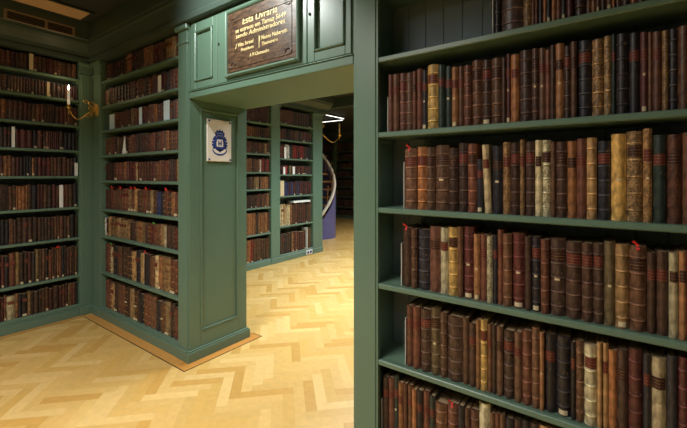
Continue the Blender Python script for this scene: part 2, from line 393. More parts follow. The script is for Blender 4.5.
# ------------------------------------------------------------------ glazed tile with blue crest on the end panel
def crest_tile():
    r = empty('ceramic_tile', (-2.758, FR + .282, 1.620), R(90), 'white glazed tile with a blue crowned crest screwed to green end panel', 'tile')
    # local x -> world y, local -y -> world +x
    wd, h = .242, .358
    b = MB().cham(-wd / 2, wd / 2, -.014, 0.0, 0, h, .004); b.build('tile', 'tile', r)
    def ell(cx, cz, a, bb, n=20, t0=0, t1=2 * math.pi): return [(cx + a * math.cos(t0 + (t1 - t0) * k / n), cz + bb * math.sin(t0 + (t1 - t0) * k / n)) for k in range(n)]
    y0, y1 = -.0152, -.0138
    c = MB()
    c.extr([(-.042, .215), (.042, .215), (.050, .245), (.030, .262), (0, .268), (-.030, .262), (-.050, .245)], y0, y1)     # crown
    c.extr([(-.034, .205), (.034, .205), (.034, .213), (-.034, .213)], y0, y1)
    for k in (-1, 0, 1): c.extr(ell(k * .026, .272 - abs(k) * .006, .006, .006, 8), y0, y1)
    c.extr(ell(0, .15, .060, .062, 24), y0, y1)                                                                       # shield ground
    for s in (-1, 1):
        for (a, b_) in ((.058, .19), (.066, .165), (.066, .14), (.058, .118), (.047, .205)):
            c.extr(ell(s * a, b_, .013, .012, 10), y0, y1)
    c.extr([(-.034, .105), (.034, .105), (0, .078)], y0, y1)
    bev(c.build('crest', 'cobalt', r), .0002)
    ri = MB(); n = 14                                                                                                      # ribbon
    o_ = [(.075 * math.cos(t), .105 + .055 * math.sin(t)) for t in [math.pi + .1 + (math.pi - .2) * k / n for k in range(n + 1)]]
    i_ = [(.068 * math.cos(t), .110 + .045 * math.sin(t)) for t in [math.pi + .1 + (math.pi - .2) * k / n for k in range(n + 1)]]
    for k in range(n): ri.extr([o_[k], o_[k + 1], i_[k + 1], i_[k]], y0, y1)
    ri.build('ribbon', 'cobalt', r)
    s_ = MB(); s_.extr([(-.032, .128), (.032, .128), (.034, .16), (.026, .19), (-.026, .19), (-.034, .16)], y0 - .0006, y0)
    s_.build('shield', 'tile', r)
    t_ = MB(); t_.box(-.018, -.010, y0 - .0012, y0 - .0006, .135, .18); t_.box(.010, .018, y0 - .0012, y0 - .0006, .135, .18)
    t_.box(-.018, .018, y0 - .0012, y0 - .0006, .15, .158); t_.box(-.004, .004, y0 - .0012, y0 - .0006, .135, .17); t_.build('emblem', 'cobalt', r)
    p = MB(); p.extr([(-.03, .222), (.03, .222), (.03, .228), (-.03, .228)], y0 - .0006, y0); p.extr([(-.036, .240), (.036, .240), (.03, .246), (-.03, .246)], y0 - .0006, y0)
    p.build('crown_band', 'palecobalt', r)
    for sx in (-1, 1):
        for sz in (0, 1):
            z_ = .016 if sz == 0 else h - .016
            q = MB(); q.extr(ell(sx * (wd / 2 - .016), z_, .0085, .0085, 10), -.018, -.0138); q.build('screw', 'cobalt', r)
crest_tile()
# ------------------------------------------------------------------ ceiling fittings, top left
def vent():
    r = empty('ceiling_vent', (LX + .17, 1.235, 2.915), R(90), 'long bronze air vent grille in the upper wall above the left bookcase', 'vent')
    b = MB(); u0, u1, h = -.30, .25, .095
    b.cham(u0, u1, -.018, 0, h - .016, h, .003); b.cham(u0, u1, -.018, 0, 0, .010, .003)
    for a in (u0, -.0, u1 - .024): b.cham(a, a + .024, -.018, 0, .010, h - .016, .003)
    bev(b.build('frame', 'ventframe', r), .002)
    MB().box(u0 + .01, u1 - .01, -.003, 0, .01, h - .016).build('opening', 'dark', r)
    s = MB()
    for k in range(4): s.add([(u0 + .02, -.014, .02 + k * .015), (u1 - .02, -.014, .02 + k * .015), (u1 - .02, -.004, .025 + k * .015), (u0 + .02, -.004, .025 + k * .015)], [(0, 1, 2, 3)])
    sl = s.build('slats', 'ventframe', r); so = sl.modifiers.new('t', 'SOLIDIFY'); so.thickness = .0015
vent()
def ceiling_panel():
    r = empty('ceiling_panel', (-4.27, .75, CEIL), 0, 'beige rectangular panel set in the dark ceiling beside the vent', 'ceiling panel')
    b = MB().box(-.135, .135, -1.0, .765, -.012, -.001); b.build('panel', 'beige', r)
    f = MB()
    for a in ((-.16, -.135, -1.02, .79), (.135, .16, -1.02, .79), (-.135, .135, .765, .79), (-.135, .135, -1.02, -1.0)): f.box(a[0], a[1], a[2], a[3], -.02, -.001)
    bev(f.build('frame', 'ceil', r), .003)
ceiling_panel()
for i, (x, y, sx, sy, t) in enumerate(((-1.7, -.3, .6, .25, 'nearest the opening'), (-2.9, -.9, .6, .25, 'on the left of the room'), (1.0, -1.2, .5, .25, 'at the right of the room'),
                                       (-2.3, 3.7, .8, .4, 'beyond the opening'), (-2.8, 5.4, .8, .3, 'near the far bookcase end'), (-3.4, 8.3, .7, .3, 'added out of view above the staircase hall'))):
    r = empty('ceiling_light', (x, y, CEIL), 0, 'rectangular ceiling light ' + t, 'ceiling light', 'ceiling lights')
    f = MB()
    for a in ((-sx - .03, -sx, -sy - .03, sy + .03), (sx, sx + .03, -sy - .03, sy + .03), (-sx, sx, -sy - .03, -sy), (-sx, sx, sy, sy + .03)): f.box(a[0], a[1], a[2], a[3], -.04, -.001)
    f.build('frame', 'whitemetal', r)
    MB().box(-sx, sx, -sy, sy, -.03, -.001).build('diffuser', 'frosted', r)
def spotfit():
    r = empty('spotlight', (-2.15, .90, CEIL), 0, 'small white ceiling spotlight aimed at the plaque', 'spotlight')
    b = MB().lathe([(.001, -.001), (.03, -.001), (.03, -.02), (.012, -.03), (.012, -.045), (.001, -.045)], n=14); b.build('base', 'whitemetal', r)
spotfit()
for nm, a, lab in (('strip_light', (-5.94, -5.925, 7.3, 8.25, 3.03, 3.06), 'white strip light running back along the ceiling over the stairs'),
                   ('strip_light', (-6.95, -6.1, 8.42, 8.434, 3.03, 3.06), 'white strip light running crossways under the other one'),
                   ('strip_light', (-3.95, -2.9, 5.62, 5.636, 3.03, 3.06), 'white strip light end seen beside the pillar top')):
    x0, x1, y0, y1, z0, z1 = a
    r = empty(nm, ((x0 + x1) / 2, (y0 + y1) / 2, CEIL), 0, lab, 'light', 'strip lights in the far room')
    hx, hy = (x1 - x0) / 2, (y1 - y0) / 2
    bev(MB().box(-hx, hx, -hy, hy, -.062, -.045).build('tube', 'tube', r), .004)
    MB().box(-hx - .005, hx + .005, -hy - .006, hy + .006, -.045, -.001).build('housing', 'ceil', r)
# ------------------------------------------------------------------ brass sconces
def sconce(loc, rz, label, lit, reach=.31, s=1.0):
    r = empty('wall_sconce', loc, rz, label, 'sconce')
    b = MB()     # backplate against y=0, arm leaves towards -y
    b.lathe([(.001, 0), (.055 * s, 0), (.05 * s, .008), (.03 * s, .014), (.018 * s, .03), (.001, .032)], n=18)
    b.v = [(v[0], -v[2], v[1] * 1.25) for v in b.v]; b.build('backplate', 'brass', r)
    pts = []
    for k in range(25):
        t = k / 24; y = -.02 - t * (reach - .02) ; z = -.10 * math.sin(t ** 1.6 * math.pi * 1.02) - .03 * t + (.0)
        pts.append((0, y, z))
    zt = pts[-1][2]
    MB().tube(pts, [.007 - .002 * k / 24 for k in range(25)], 8).build('arm', 'brass', r)
    for sx, y, z, rad, ph in ((1, -.06, .045, .035, 0), (-1, -.05, .02, .03, 1), (1, -.10, -.07, .03, 2), (-1, -.09, .075, .026, 0)):
        p = [(sx * (.02 + .5 * rad * (1 - k / 20)) * .9, y - rad * (1 - k / 26) * math.cos(k * .42 + ph), z + rad * (1 - k / 26) * math.sin(k * .42 + ph)) for k in range(20)]
        MB().tube(p, .0045, 7).build('scroll', 'brass', r)
    for k in (-1, 1):
        l = MB().lathe([(.001, -.05), (.010, -.03), (.014, 0), (.008, .03), (.001, .045)], n=10)
        l.v = [(v[0] + k * .04, v[1] * .5 - .03, v[2] + .02 * k) for v in l.v]; l.build('leaf', 'brass', r)
    cup = MB().lathe([(.001, 0), (.008, .0), (.010, .012), (.030, .020), (.034, .026), (.028, .026), (.012, .024), (.014, .05), (.016, .052), (.001, .052)], (0, -reach, zt - .01), 16)
    cup.lathe([(.001, -.045), (.006, -.035), (.004, -.02), (.008, -.008), (.001, 0)], (0, -reach, zt - .01), 10)
    cup.build('drip_cup', 'brass', r)
    ca = MB().lathe([(.001, .03), (.0125, .03), (.012, .185), (.008, .19), (.001, .19)], (0, -reach, zt), 14); ca.build('candle', 'wax' if lit else 'waxoff', r)
    if lit: MB().lathe([(.001, .19), (.009, .205), (.007, .222), (.001, .242)], (0, -reach, zt), 12).build('flame', 'flame', r)
    return r
sconce((-4.485, FR - .006, 2.20), R(4), 'brass wall sconce with one lit white candle on the left corner pilaster', True, .26)
pl = bpy.data.lights.new('candle_glow', 'POINT'); pl.energy = .6; pl.color = (1, .7, .4); pl.shadow_soft_size = .02
po = bpy.data.objects.new('candle_glow', pl); po.location = (-4.485, 1.43, 2.46); col.objects.link(po)
fs = sconce((-4.80, 5.758, 2.38), R(180), 'brass scrolled sconce with an unlit candle at the far bookcase end', False, .50, 1.0); fs.scale = (1.5, 1.5, 1.5)
# ------------------------------------------------------------------ spiral staircase
def stairs():
    cx_, cy = -5.86, 7.02
    r = empty('spiral_staircase', (cx_, cy, 0), 0, 'spiral staircase with blue curved side and pale handrail beyond the opening', 'staircase')
    front = math.atan2(-cy, -cx_)                 # towards the room the photograph is taken from
    def P(phi, rad, z): a = front + R(phi); return (rad * math.cos(a), rad * math.sin(a), z)
    zr = lambda ph: .71 + (ph - 28) / 138 * 1.36
    MB().lathe([(.05, 0), (.05, 2.9), (.001, 2.9)], n=14).build('centre_pole', 'dark', r)
    MB().tube([P(ph, .43, zr(ph)) for ph in range(5, 245, 6)], .038, 10).build('handrail', 'rail', r)
    b = MB(); st = list(range(16, 230, 8))
    for a0, a1 in zip(st[:-1], st[1:]):
        def zz(p): return max(0, (p - 95) / 138 * 1.36), zr(p) - .14
        v = []
        for p in (a0, a1):
            lo, hi = zz(p)
            for rad in (.435, .46): v += [P(p, rad, lo), P(p, rad, hi)]
        b.add(v, [(0, 1, 5, 4), (2, 6, 7, 3), (1, 3, 7, 5), (0, 4, 6, 2), (0, 2, 3, 1), (4, 5, 7, 6)])
    b.build('stringer', 'blueboard', r)
    for k in range(9):
        p0 = -50 + k * 26; z = .19 * (k + 1) - .05 + .05; b = MB(); n = 4
        v = [(0, 0, z), (0, 0, z + .035)]
        for q in range(n + 1): v += [P(p0 + q * 7.5, .385, z), P(p0 + q * 7.5, .385, z + .035)]
        f = []
        for q in range(n): i = 2 + q * 2; f += [(0, i, i + 2), (1, i + 3, i + 1), (i, i + 1, i + 3, i + 2)]
        f += [(0, 1, 3, 2), (0, 2 + 2 * n, 3 + 2 * n, 1)]
        b.add(v, f); b.build('tread', 'tread', r)
        MB().tube([P(p0 + 12, .37, z + .035), P(p0 + 12, .41, z + .5)], .009, 6).build('baluster', 'tread', r)
stairs()
# ------------------------------------------------------------------ wall socket
def socket():
    r = empty('power_socket', (-4.645, 5.33, .015), R(90), 'white double power socket on the plinth of far bookcase', 'socket')
    bev(MB().box(-.085, .085, -.014, 0, 0, .085).build('plate', 'whitemetal', r), .004)
    for k in (-1, 1):
        b = MB().lathe([(.001, 0), (.026, 0), (.028, .003), (.001, .003)], n=14); b.v = [(v[0] + k * .037, -.0138 - v[2], v[1] + .042) for v in b.v]
        b.build('outlet', 'cobalt', r)
socket()
# ------------------------------------------------------------------ books
PAL = {'d': (70, 51, 44), 'b': (102, 72, 54), 'r': (106, 67, 53), 'o': (150, 102, 66), 't': (158, 126, 86), 'c': (190, 174, 136), 'k': (42, 40, 46),
       'g': (40, 54, 50), 'm': (88, 46, 44), 'y': (198, 160, 92), 's': (150, 118, 80), 'w': (222, 218, 205), 'n': (48, 56, 96), 'R': (150, 44, 40), 'p': (104, 50, 88), 'e': (96, 80, 56)}
CN = {'d': 'dark brown', 'b': 'brown', 'r': 'reddish brown', 'o': 'orange-brown', 't': 'tan', 'c': 'cream', 'k': 'black', 'g': 'dark green', 'm': 'maroon',
      'y': 'yellow-tan', 's': 'speckled tan', 'w': 'white', 'n': 'blue', 'R': 'red', 'p': 'purple', 'e': 'grey-brown'}
def vtint(code, rnd, k=.12):
    c = PAL[code]; s = 1 + rnd.uniform(-k, k); h = rnd.uniform(-.04, .04)
    return lin((min(255, c[0] * s * (1 + h)), min(255, c[1] * s), min(255, c[2] * s * (1 - h))))
def spine_pts(w_, n=6, bulge=None):
    bl = min(.018, w_ * .36) if bulge is None else bulge
    return [(-w_ / 2 + w_ * k / n, bl * (1 - math.sin(math.pi * k / n))) for k in range(n + 1)]
def add_cover(b, w_, h, d, code, tint, ribs, m=0, seg=6):
    """rounded spine towards -y, raised bands, two boards; base at z=0"""
    prof = spine_pts(w_, seg)
    zs = [(0, 0), (h, 0)]
    nr = 5 if h > .2 else 4
    if ribs:
        zs = [(0, 0)]
        for i in range(nr):
            zc = h * (.13 + i * .74 / (nr - 1)); q = .0055
            zs += [(zc - q, 0), (zc - q * .45, .0046), (zc + q * .45, .0046), (zc + q, 0)]
        zs.append((h, 0))
    n = seg + 1; v = []
    for z, out in zs:
        for i, (x, y) in enumerate(prof):
            e = out if 0 < i < seg else 0
            v.append((x, y - e, z))
    for li in range(len(zs) - 1):
        rib = ribs and zs[li][1] > 0 and zs[li + 1][1] > 0
        c = tuple(min(1, t * 2.1 + .035) for t in tint) if rib else tint
        edge = li == 0 or li == len(zs) - 2
        b.add([v[(li + a) * n + i] for a in (0, 1) for i in range(n)], [(i, i + 1, n + i + 1, n + i) for i in range(seg)], c, m, True)
    t = min(.003, w_ * .15)
    y0 = prof[0][1]
    b.box(-w_ / 2, -w_ / 2 + t, y0, d, 0, h, tint, m); b.box(w_ / 2 - t, w_ / 2, y0, d, 0, h, tint, m)
    # head and tail caps just under the spine ends
    for z in (.001, h - .0015):
        b.add([(x, y + .0008, z) for x, y in prof] + [(prof[-1][0], y0 + .004, z), (prof[0][0], y0 + .004, z)], [tuple(range(seg + 3))], tuple(q * .6 for q in tint), m)
    return prof
def patch(prof, z0, z1, out, tint, m=0, x0f=0.06, x1f=.94):
    b = MB(); n = len(prof)
    ps = [(prof[0][0] + (prof[-1][0] - prof[0][0]) * f) for f in [x0f + (x1f - x0f) * k / 6 for k in range(7)]]
    def yy(x):
        for i in range(n - 1):
            if prof[i][0] <= x <= prof[i + 1][0] + 1e-9:
                f = (x - prof[i][0]) / (prof[i + 1][0] - prof[i][0]); return prof[i][1] * (1 - f) + prof[i + 1][1] * f
        return prof[-1][1]
    v = [(x, yy(x) - out, z) for z in (z0, z1) for x in ps] + [(x, yy(x) + .0005, z) for z in (z0, z1) for x in ps]
    k = 7
    b.add(v, [(i, i + 1, k + i + 1, k + i) for i in range(k - 1)], tint, m, True)
    b.add(v, [(k + i, k + i + 1, 3 * k + i + 1, 3 * k + i) for i in range(k - 1)] + [(2 * k + i, 2 * k + i + 1, i + 1, i) for i in range(k - 1)] + [(0, k, 3 * k, 2 * k), (k - 1, 3 * k - 1, 4 * k - 1, 2 * k - 1)], tint, m)
    return b
ORD = ['', 'first', 'second', 'third', 'fourth', 'fifth', 'sixth', 'seventh', 'eighth', 'ninth', 'tenth', 'eleventh', 'twelfth', 'thirteenth', 'fourteenth', 'fifteenth', 'sixteenth',
       'seventeenth', 'eighteenth', 'nineteenth', 'twentieth']
def ordn(i):
    if i <= 20: return ORD[i]
    if i % 10 == 0: return {30: 'thirtieth', 40: 'fortieth', 50: 'fiftieth'}[i]
    return {2: 'twenty', 3: 'thirty', 4: 'forty', 5: 'fifty'}[i // 10] + '-' + ORD[i % 10]
def px_to_u(px, plane_y):         # column of the photograph -> x on a vertical plane y = plane_y
    u = (px - CX) / FPX; return plane_y * (-math.sin(YAW) + u * math.cos(YAW)) / (math.cos(YAW) + u * math.sin(YAW))
def px_z(px, py, plane_y):
    u = (px - CX) / FPX; t = plane_y / (math.cos(YAW) + u * math.sin(YAW)); return EYE + (HOR - py) / FPX * t
NBOOK = 0
def full_book(x0, x1, y, z, h, d, spec, group, where, idx, rnd, lean=0):
    global NBOOK
    NBOOK += 1
    code, fl = spec[0], spec[1:]
    w_ = x1 - x0 - .0012; xc = (x0 + x1) / 2; tint = vtint(code, rnd)
    feats = []
    if 'L' in fl: feats.append('red title label')
    elif 'K' in fl: feats.append('dark title label')
    if 'T' in fl: feats.append('pale tag at base')
    elif 'S' in fl: feats.append('small pale sticker')
    base = ('ribbed ' if 'R' in fl and len(feats) < 1 else '') + CN[code] + ' leather book'
    lab = base + (' with ' + feats[0] if feats else '') + ', ' + ordn(idx) + ' from left, ' + where
    r = empty('book', (xc, y, z), 0, lab, 'book', group)
    if lean: r.rotation_euler[1] = R(lean); r.location.z += w_ / 2 * math.sin(R(abs(lean)))
    mat = 'mottled' if code == 's' or 'V' in fl else 'leather'
    b = MB(); prof = add_cover(b, w_, h, d, code, tint, 'R' in fl); b.build('cover', mat, r)
    t = min(.003, w_ * .15)
    MB().box(-w_ / 2 + t, w_ / 2 - t, prof[0][1] + .002, d - .003, .003, h - .0045).build('page_block', 'pages', r)
    lz = h * (.7775 if 'R' in fl else .72)
    if 'L' in fl or 'K' in fl:
        c = lin((94, 37, 36)) if 'L' in fl else lin((52, 24, 24))
        patch(prof, lz - h * .066, lz + h * .066, .0012, c).build('title_label', 'label', r)
    if 'S' in fl: patch(prof, h * .46, h * .46 + .009, .0022, (1, 1, 1), 0, .34, .66).build('paper_sticker', 'sticker', r)
    if 'T' in fl: patch(prof, .006, .024, .0055 if 'R' in fl and False else .002, (1, 1, 1), 0, .2, .8).build('paper_tag', 'sticker', r)
    if 'M' in fl:
        q = MB().add([(-.005, -.004, h - .012), (.005, -.004, h - .012), (.004, .006, h + .004), (-.006, .006, h + .004), (-.012, -.006, h + .022), (-.018, -.004, h + .014)],
                     [(0, 1, 2, 3), (3, 2, 4, 5)]); o = q.build('ribbon_bookmark', 'red', r); so = o.modifiers.new('t', 'SOLIDIFY'); so.thickness = .0012
    return r
SPY = FR + .030
# rows of the right bookcase: left edge px, top px y, look
ROWS = {
 'A': (2.123, 'top row of right bookcase', "494 -40 kR|500 -25 dR|523 -20 sR|531 -15 bV|534.7 -15 r|537.7 -10 k|542.8 -12 o|546 -10 kST|550.8 -14 o|555.6 -12 r|560.7 -10 kST|566 -12 m|573 -18 dR|586 -22 bV|591 -20 o|595.6 -20 bT|600 -22 d|606 -20 bT|612 -20 o|615 -24 b|621 -22 d|630 -20 o|637 -20 b|645 -26 rR|655 -20 d|664 -26 m|674 -20 bR|688 -20 d|702 -22 r|716"),
 'B': (1.727, 'second row of right bookcase', "388 74.6 rL|392.3 74 bL|398 73 rLR|405 72.5 bR|411.8 71 rK|415.5 68.5 rL|421.5 70 kLST|426.3 64.5 yLR|437.5 64.8 gL|444 66 gLS|451.5 67 oLST|457.5 66 bL|463 65 rR|470.8 59.8 bKR|481 59.6 dLRT|490.5 57.7 bKR|501.7 57.5 d|505.5 53.6 mLST|510.5 54.3 oL|519 50.2 dR|531.6 48.3 dKRS|538.5 47.8 bLS|545 49 rL|550 45 d|555 43.3 oKS|563.8 46 dLR|570.5 41.6 bK|576.7 40 kLR|591.8 38.6 sR|603.8 35.5 sRV|611.4 34 gL|615.6 33.4 kRV|628.6 32.2 kL|640.3 31.2 mLST|648.2 31.6 b|652.3 31 rL|662.1 30.2 s|668.8 28.5 kR|678 25 bV|691 25 d|703 23 r|716"),
 'C': (1.330, 'third row of right bookcase', "404 148.5 bRLM|415.5 146.8 oRL|425.5 147.3 bRK|434.4 145.2 bRSK|448 147.9 dRK|457.3 143 dRL|467.3 143.7 rRK|476 159 kLT|482.5 143.8 cL/|492 146 kKS|502.5 142 sL|510 142.5 dLR|519.5 139.5 sL|524.5 141.5 dLR|534.8 140 cK|541.5 140 cKRV|550.5 141.7 b|555.5 141.7 dRK|567 141 oK|576.5 138.5 rL|586.5 137.7 tR|597 141 kLR|611 133.8 yS|626.5 131 sKR|643 128.7 sLS|652.5 134.8 gL|667 134.3 rKV|683 132.3 b|694 133 k|704 133 r|716"),
 'D': (.930, 'fourth row of right bookcase', "401.5 227.6 dMV|410.5 228.7 bRV|416.5 229.7 kR|428.5 226.6 rK|439.5 228 cL|447.5 227.6 yKR|457 226.8 b|462.5 227 mRST|473 234.4 oST|479.5 234.8 rL|486.5 236 cV|492.5 235.5 kL|497 230 rL|502.5 233.9 bR|511.5 233.2 mRST|524.5 236.7 d|531 236.7 kLSTR|540.5 239.5 rR|549 239 dRSK|565.5 242.3 dRL|581.5 243.4 dRL|593 244 dRL|604 241.8 eS|615.3 244.6 tRT|629 246.4 bRKM|647 252.8 dL|656 252.3 dL|669 253.4 cK|679 252 oK|687 253 b|698 254 d|712"),
 'E': (.528, 'fifth row of right bookcase', "405.5 306 rL|412 307.5 rL|419 309.7 dRL|430 308.5 eKSR|439.5 313 bR|446.5 317.3 dR|462 318.3 b|468 324 dL|475.5 320 o|480 320.3 yLR|487 324.7 bL|491.5 325.5 d|496 327 bK|502.5 331.6 dRL|514 332.5 bL|521.5 331 rR|531.5 327.6 bR|539.5 332.5 oS|544 335 kL|555.5 337.7 kRT|570.5 342.7 kLV|575.5 341.5 bRV|584 345.3 cRL|597 342.7 t|602 344 tL|608.5 351 o|617 350.6 dK|628.5 349.5 mR|643 355 kL|651 358.6 cKS|667 356.3 k|678 358.6 mR|690 358 b|704 360 d|716"),
 'F': (.122, 'bottom row of right bookcase', "381.5 377.5 dLV|387 379 rL|393 376 gLS|398 383 oL|402.5 384 r|406.5 386 bL|411.5 390 o|416 391 kLK|422 392 rL|428.5 397 gL|434 404.5 bR|446 405 rRM|457.5 406.5 k|463.6 409.5 b|469 411.5 rR|478.5 403.5 c|489.5 414 b|494.5 414.5 r|499.5 415 bL|505 419 k|513 421 d|521 421 k|530 424 d|539 426 t|548 428 b|557 430 r|567 434 d|577 436 b|588 439 k|600 442 r|612 446 d|625 449 b|640 455 d|655 460 m|672 466 b|690 470 d|708"),
}
for k_, (z, where, s) in ROWS.items():
    rnd = random.Random(ord(k_)); it = s.split('|')
    for i, e in enumerate(it[:-1]):
        px, py, spec = e.split(); px = float(px); py = float(py); nx = float(it[i + 1].split()[0])
        x0, x1 = px_to_u(px, SPY), px_to_u(nx, SPY)
        h = px_z((px + nx) / 2, py, SPY) - z
        if k_ == 'A': h = rnd.uniform(.28, .345)
        h = max(.16, min(h, .355))
        lean = 0
        if '/' in spec: lean = -2.5; x0 += .009; x1 -= .002; h -= .004
        full_book(x0, x1, SPY + rnd.uniform(-.004, .006), z + .0003, h, rnd.uniform(.17, .20), spec.replace('/', ''), 'old books on the right bookcase', where, i + 1, rnd, lean)
# white bookends at the row starts
for k_, px, hh, wh in (('A', 492.3, .25, 'top'), ('B', 387.0, .19, 'second'), ('C', 403.2, .24, 'third'), ('D', 400.6, .22, 'fourth'), ('E', 404.6, .24, 'fifth'), ('F', 380.6, .18, 'bottom')):
    z = ROWS[k_][0]; x = px_to_u(px, SPY)
    b = MB().extr([(0, 0), (.13, 0), (.13, hh - .04), (.10, hh), (.0, hh)], -.0016, .0014)
    b.v = [(v[1], v[0], v[2]) for v in b.v]
    o = b.build('bookend', 'whitemetal', loc=(x, SPY + .008, z + .0003)); o.modifiers.new('bevel', 'BEVEL').width = .0004
    tag(o, 'thin white metal bookend at left end of the %s row, right bookcase' % wh, 'bookend', 'white bookends')

# other bookcases: rows as strings of looks with relative widths, or random
ALL = []     # dict(case, world transform, x0, x1, z, h, code, row, idx)
def row(case, loc, rz, u0, u1, z, hmax, spec, rowname, seed, wm=.04, hvar=.12, group=None):
    rnd = random.Random(seed); L = []
    if isinstance(spec, str) and spec.startswith('*'):
        pal = spec[1:]; u = u0
        run = None
        while u < u1 - .012:
            w_ = max(.014, rnd.gauss(wm, wm * .32)); w_ = min(w_, u1 - u)
            if u1 - u - w_ < .012: w_ = u1 - u
            if run and run[0] > 0: c, hh, w_ = run[1], run[2], min(run[3], u1 - u); run[0] -= 1
            else:
                c = rnd.choice(pal); hh = hmax * (1 - rnd.random() * hvar)
                run = [rnd.randint(1, 4), c, hh, w_] if rnd.random() < .22 else None
            L.append((u, u + w_, hh * rnd.uniform(.985, 1), c)); u += w_
    else:
        items = spec.split(); tot = sum(float(i[1:].rstrip('TLSMGR')) for i in items); u = u0
        for i in items:
            fl = ''.join(ch for ch in i[1:] if ch.isalpha()); wv = float(i[1:].rstrip('TLSMGR')) / tot * (u1 - u0)
            L.append((u, u + wv, hmax * (1 - rnd.random() * hvar), i[0] + fl)); u += wv
    mw = Matrix.Translation(loc) @ Matrix.Rotation(rz, 4, 'Z')
    for i, (a, b_, h, c) in enumerate(L):
        p = mw @ Vector(((a + b_) / 2, .03, z)); d2 = (p - Vector((0, 0, EYE))).length
        ALL.append(dict(p=p, rz=rz, w=b_ - a - .0008, h=h, c=c, row=rowname, idx=i + 1, n=len(L), size=(b_ - a) * h / d2 ** 2, group=group, sd=rnd.random()))
BR = 'ddbbbrrkmbdrbtdeb'
def hgap(zs, i): return ((zs[i - 1] if i else SOF + .03) - .028 - zs[i])
MIDROWS = {
 8: "r22 r25 t26L d30 b20 r25 d40S t30 d35ST k30 r42 b38R k28 b28S t28T d22 r26 r20",
 7: "r20 r22 c15 k32L b35L d22 d24 d22 t29 k30 t20 k34M b36 c18 o18T s46R r36 m30",
 6: "w12 d18 t22 s30L s32L s32L s32L s30L t26 d28 d28 s24 o22L t24 d30 m36L r28L b30 s18 c18 d28 d26 m28 d28",
 5: "r32 d34 r22 b34 b30 b32 r28L r28L t24T r30 t24T d30 b30 r28 b28 t22T d30 n28 k28 r30 d26 o24 r28 r28",
}
for i, z in enumerate(ZM):
    h = hgap(ZM, i) - (.03 if i else .01); nm = '%s row up, middle bookcase' % ordn(9 - i) if i < 8 else 'bottom row, middle bookcase'
    u0 = -4.385 + (.03 if i in (2,) else .004)
    row('mid', (0, FR, 0), 0, (-4.16 if i == 2 else u0), -2.915, z, h * (.93 if i != 6 else .9), MIDROWS.get(i, '*' + ('rrbtrmdbrorbd' if i < 4 else 'rrbdbrmtod')), nm, 100 + i, .045, .12, 'old books on the middle bookcase')
LEFTROWS = {
 8: "d30 m25 r20 c78L o26 k26 k60TL t30 d24 d50 d26 b34 r34 m44 d62R m30 r30 m32 t20 r24 r36 k16",
 7: "k26 m24 k34LS r50L t28 d34 d30 m30 k30 t30 b24 b22 k32LT r26 r22 d20M o20T r22 k24T d22 r26 b24 d22 b22",
}
for i, z in enumerate(ZL):
    h = hgap(ZL, i) - (.03 if i else .01); nm = '%s row up, left wall bookcase' % ordn(9 - i) if i < 8 else 'bottom row, left wall bookcase'
    if i in LEFTROWS: row('left', (LX, 0, 0), R(90), .935, 1.575, z, h * .94, LEFTROWS[i], nm, 200 + i, .03, .1, 'old books on the left wall bookcase')
    else: row('left', (LX, 0, 0), R(90), .80, 1.575, z, h * .93, '*' + ('mmrddb' if i < 2 else 'rdmbkdrbo'), nm, 200 + i, .031, .1, 'old books on the left wall bookcase')
NIND = 300
ALL.sort(key=lambda a: -a['size'])
ind = ALL[:max(0, NIND - NBOOK)]; rest = ALL[len(ind):]
def small_book(b, w_, h, c, rnd, d=.17, m=0):
    """single mesh: spine, boards, page block, label and tag patches"""
    tint = tuple(q * .9 for q in vtint(c[0], rnd)); fl = c[1:]
    prof = add_cover(b, w_, h, d, c[0], tint, False, 0, 4)
    if 'R' in fl or rnd.random() < .65:
        gc = rnd.choice([lin((150, 112, 66)), lin((120, 84, 54)), tuple(min(1, q * 1.6) for q in tint)])
        for k in range(4):
            zc = h * (.16 + k * .22); y = prof[2][1]
            b.box(-w_ * .34, w_ * .34, y - .0022, y + .004, zc - .0028, zc + .0028, gc, 0)
    t = min(.003, w_ * .15)
    b.box(-w_ / 2 + t, w_ / 2 - t, prof[0][1] + .002, d - .003, .003, h - .004, (1, 1, 1), 1)
    y = prof[2][1] - .0018
    if 'L' in fl or (not fl and rnd.random() < .14): b.box(-w_ * .36, w_ * .36, y, y + .006, h * .66, h * .78, lin((98, 38, 36)), 2)
    if 'S' in fl: b.box(-w_ * .18, w_ * .18, y - .0004, y + .006, h * .46, h * .46 + .012, (1, 1, 1), 3)
    if 'T' in fl or (not fl and rnd.random() < .12): b.box(-w_ * .32, w_ * .32, y - .0004, y + .006, .006, .026, (1, 1, 1), 3)
MT = ['leather', 'pages', 'label', 'sticker']
for a in ind:
    rnd = random.Random(a['sd']); b = MB(); small_book(b, a['w'], a['h'], a['c'], rnd)
    o = b.build('book', MT, loc=(a['p'].x, a['p'].y, a['p'].z + .0003), rz=a['rz'])
    fl = a['c'][1:]
    o_lab = CN[a['c'][0]] + ' old book' + (' with red band' if 'L' in fl else ' with pale tag' if 'T' in fl else '') + ', ' + \
        (ordn(a['idx']) + ' from left' if a['idx'] <= a['n'] / 2 else (ordn(a['n'] - a['idx'] + 1) + ' from right' if a['idx'] < a['n'] else 'last on the right')) + ', ' + a['row']
    tag(o, o_lab, 'book', a['group'])
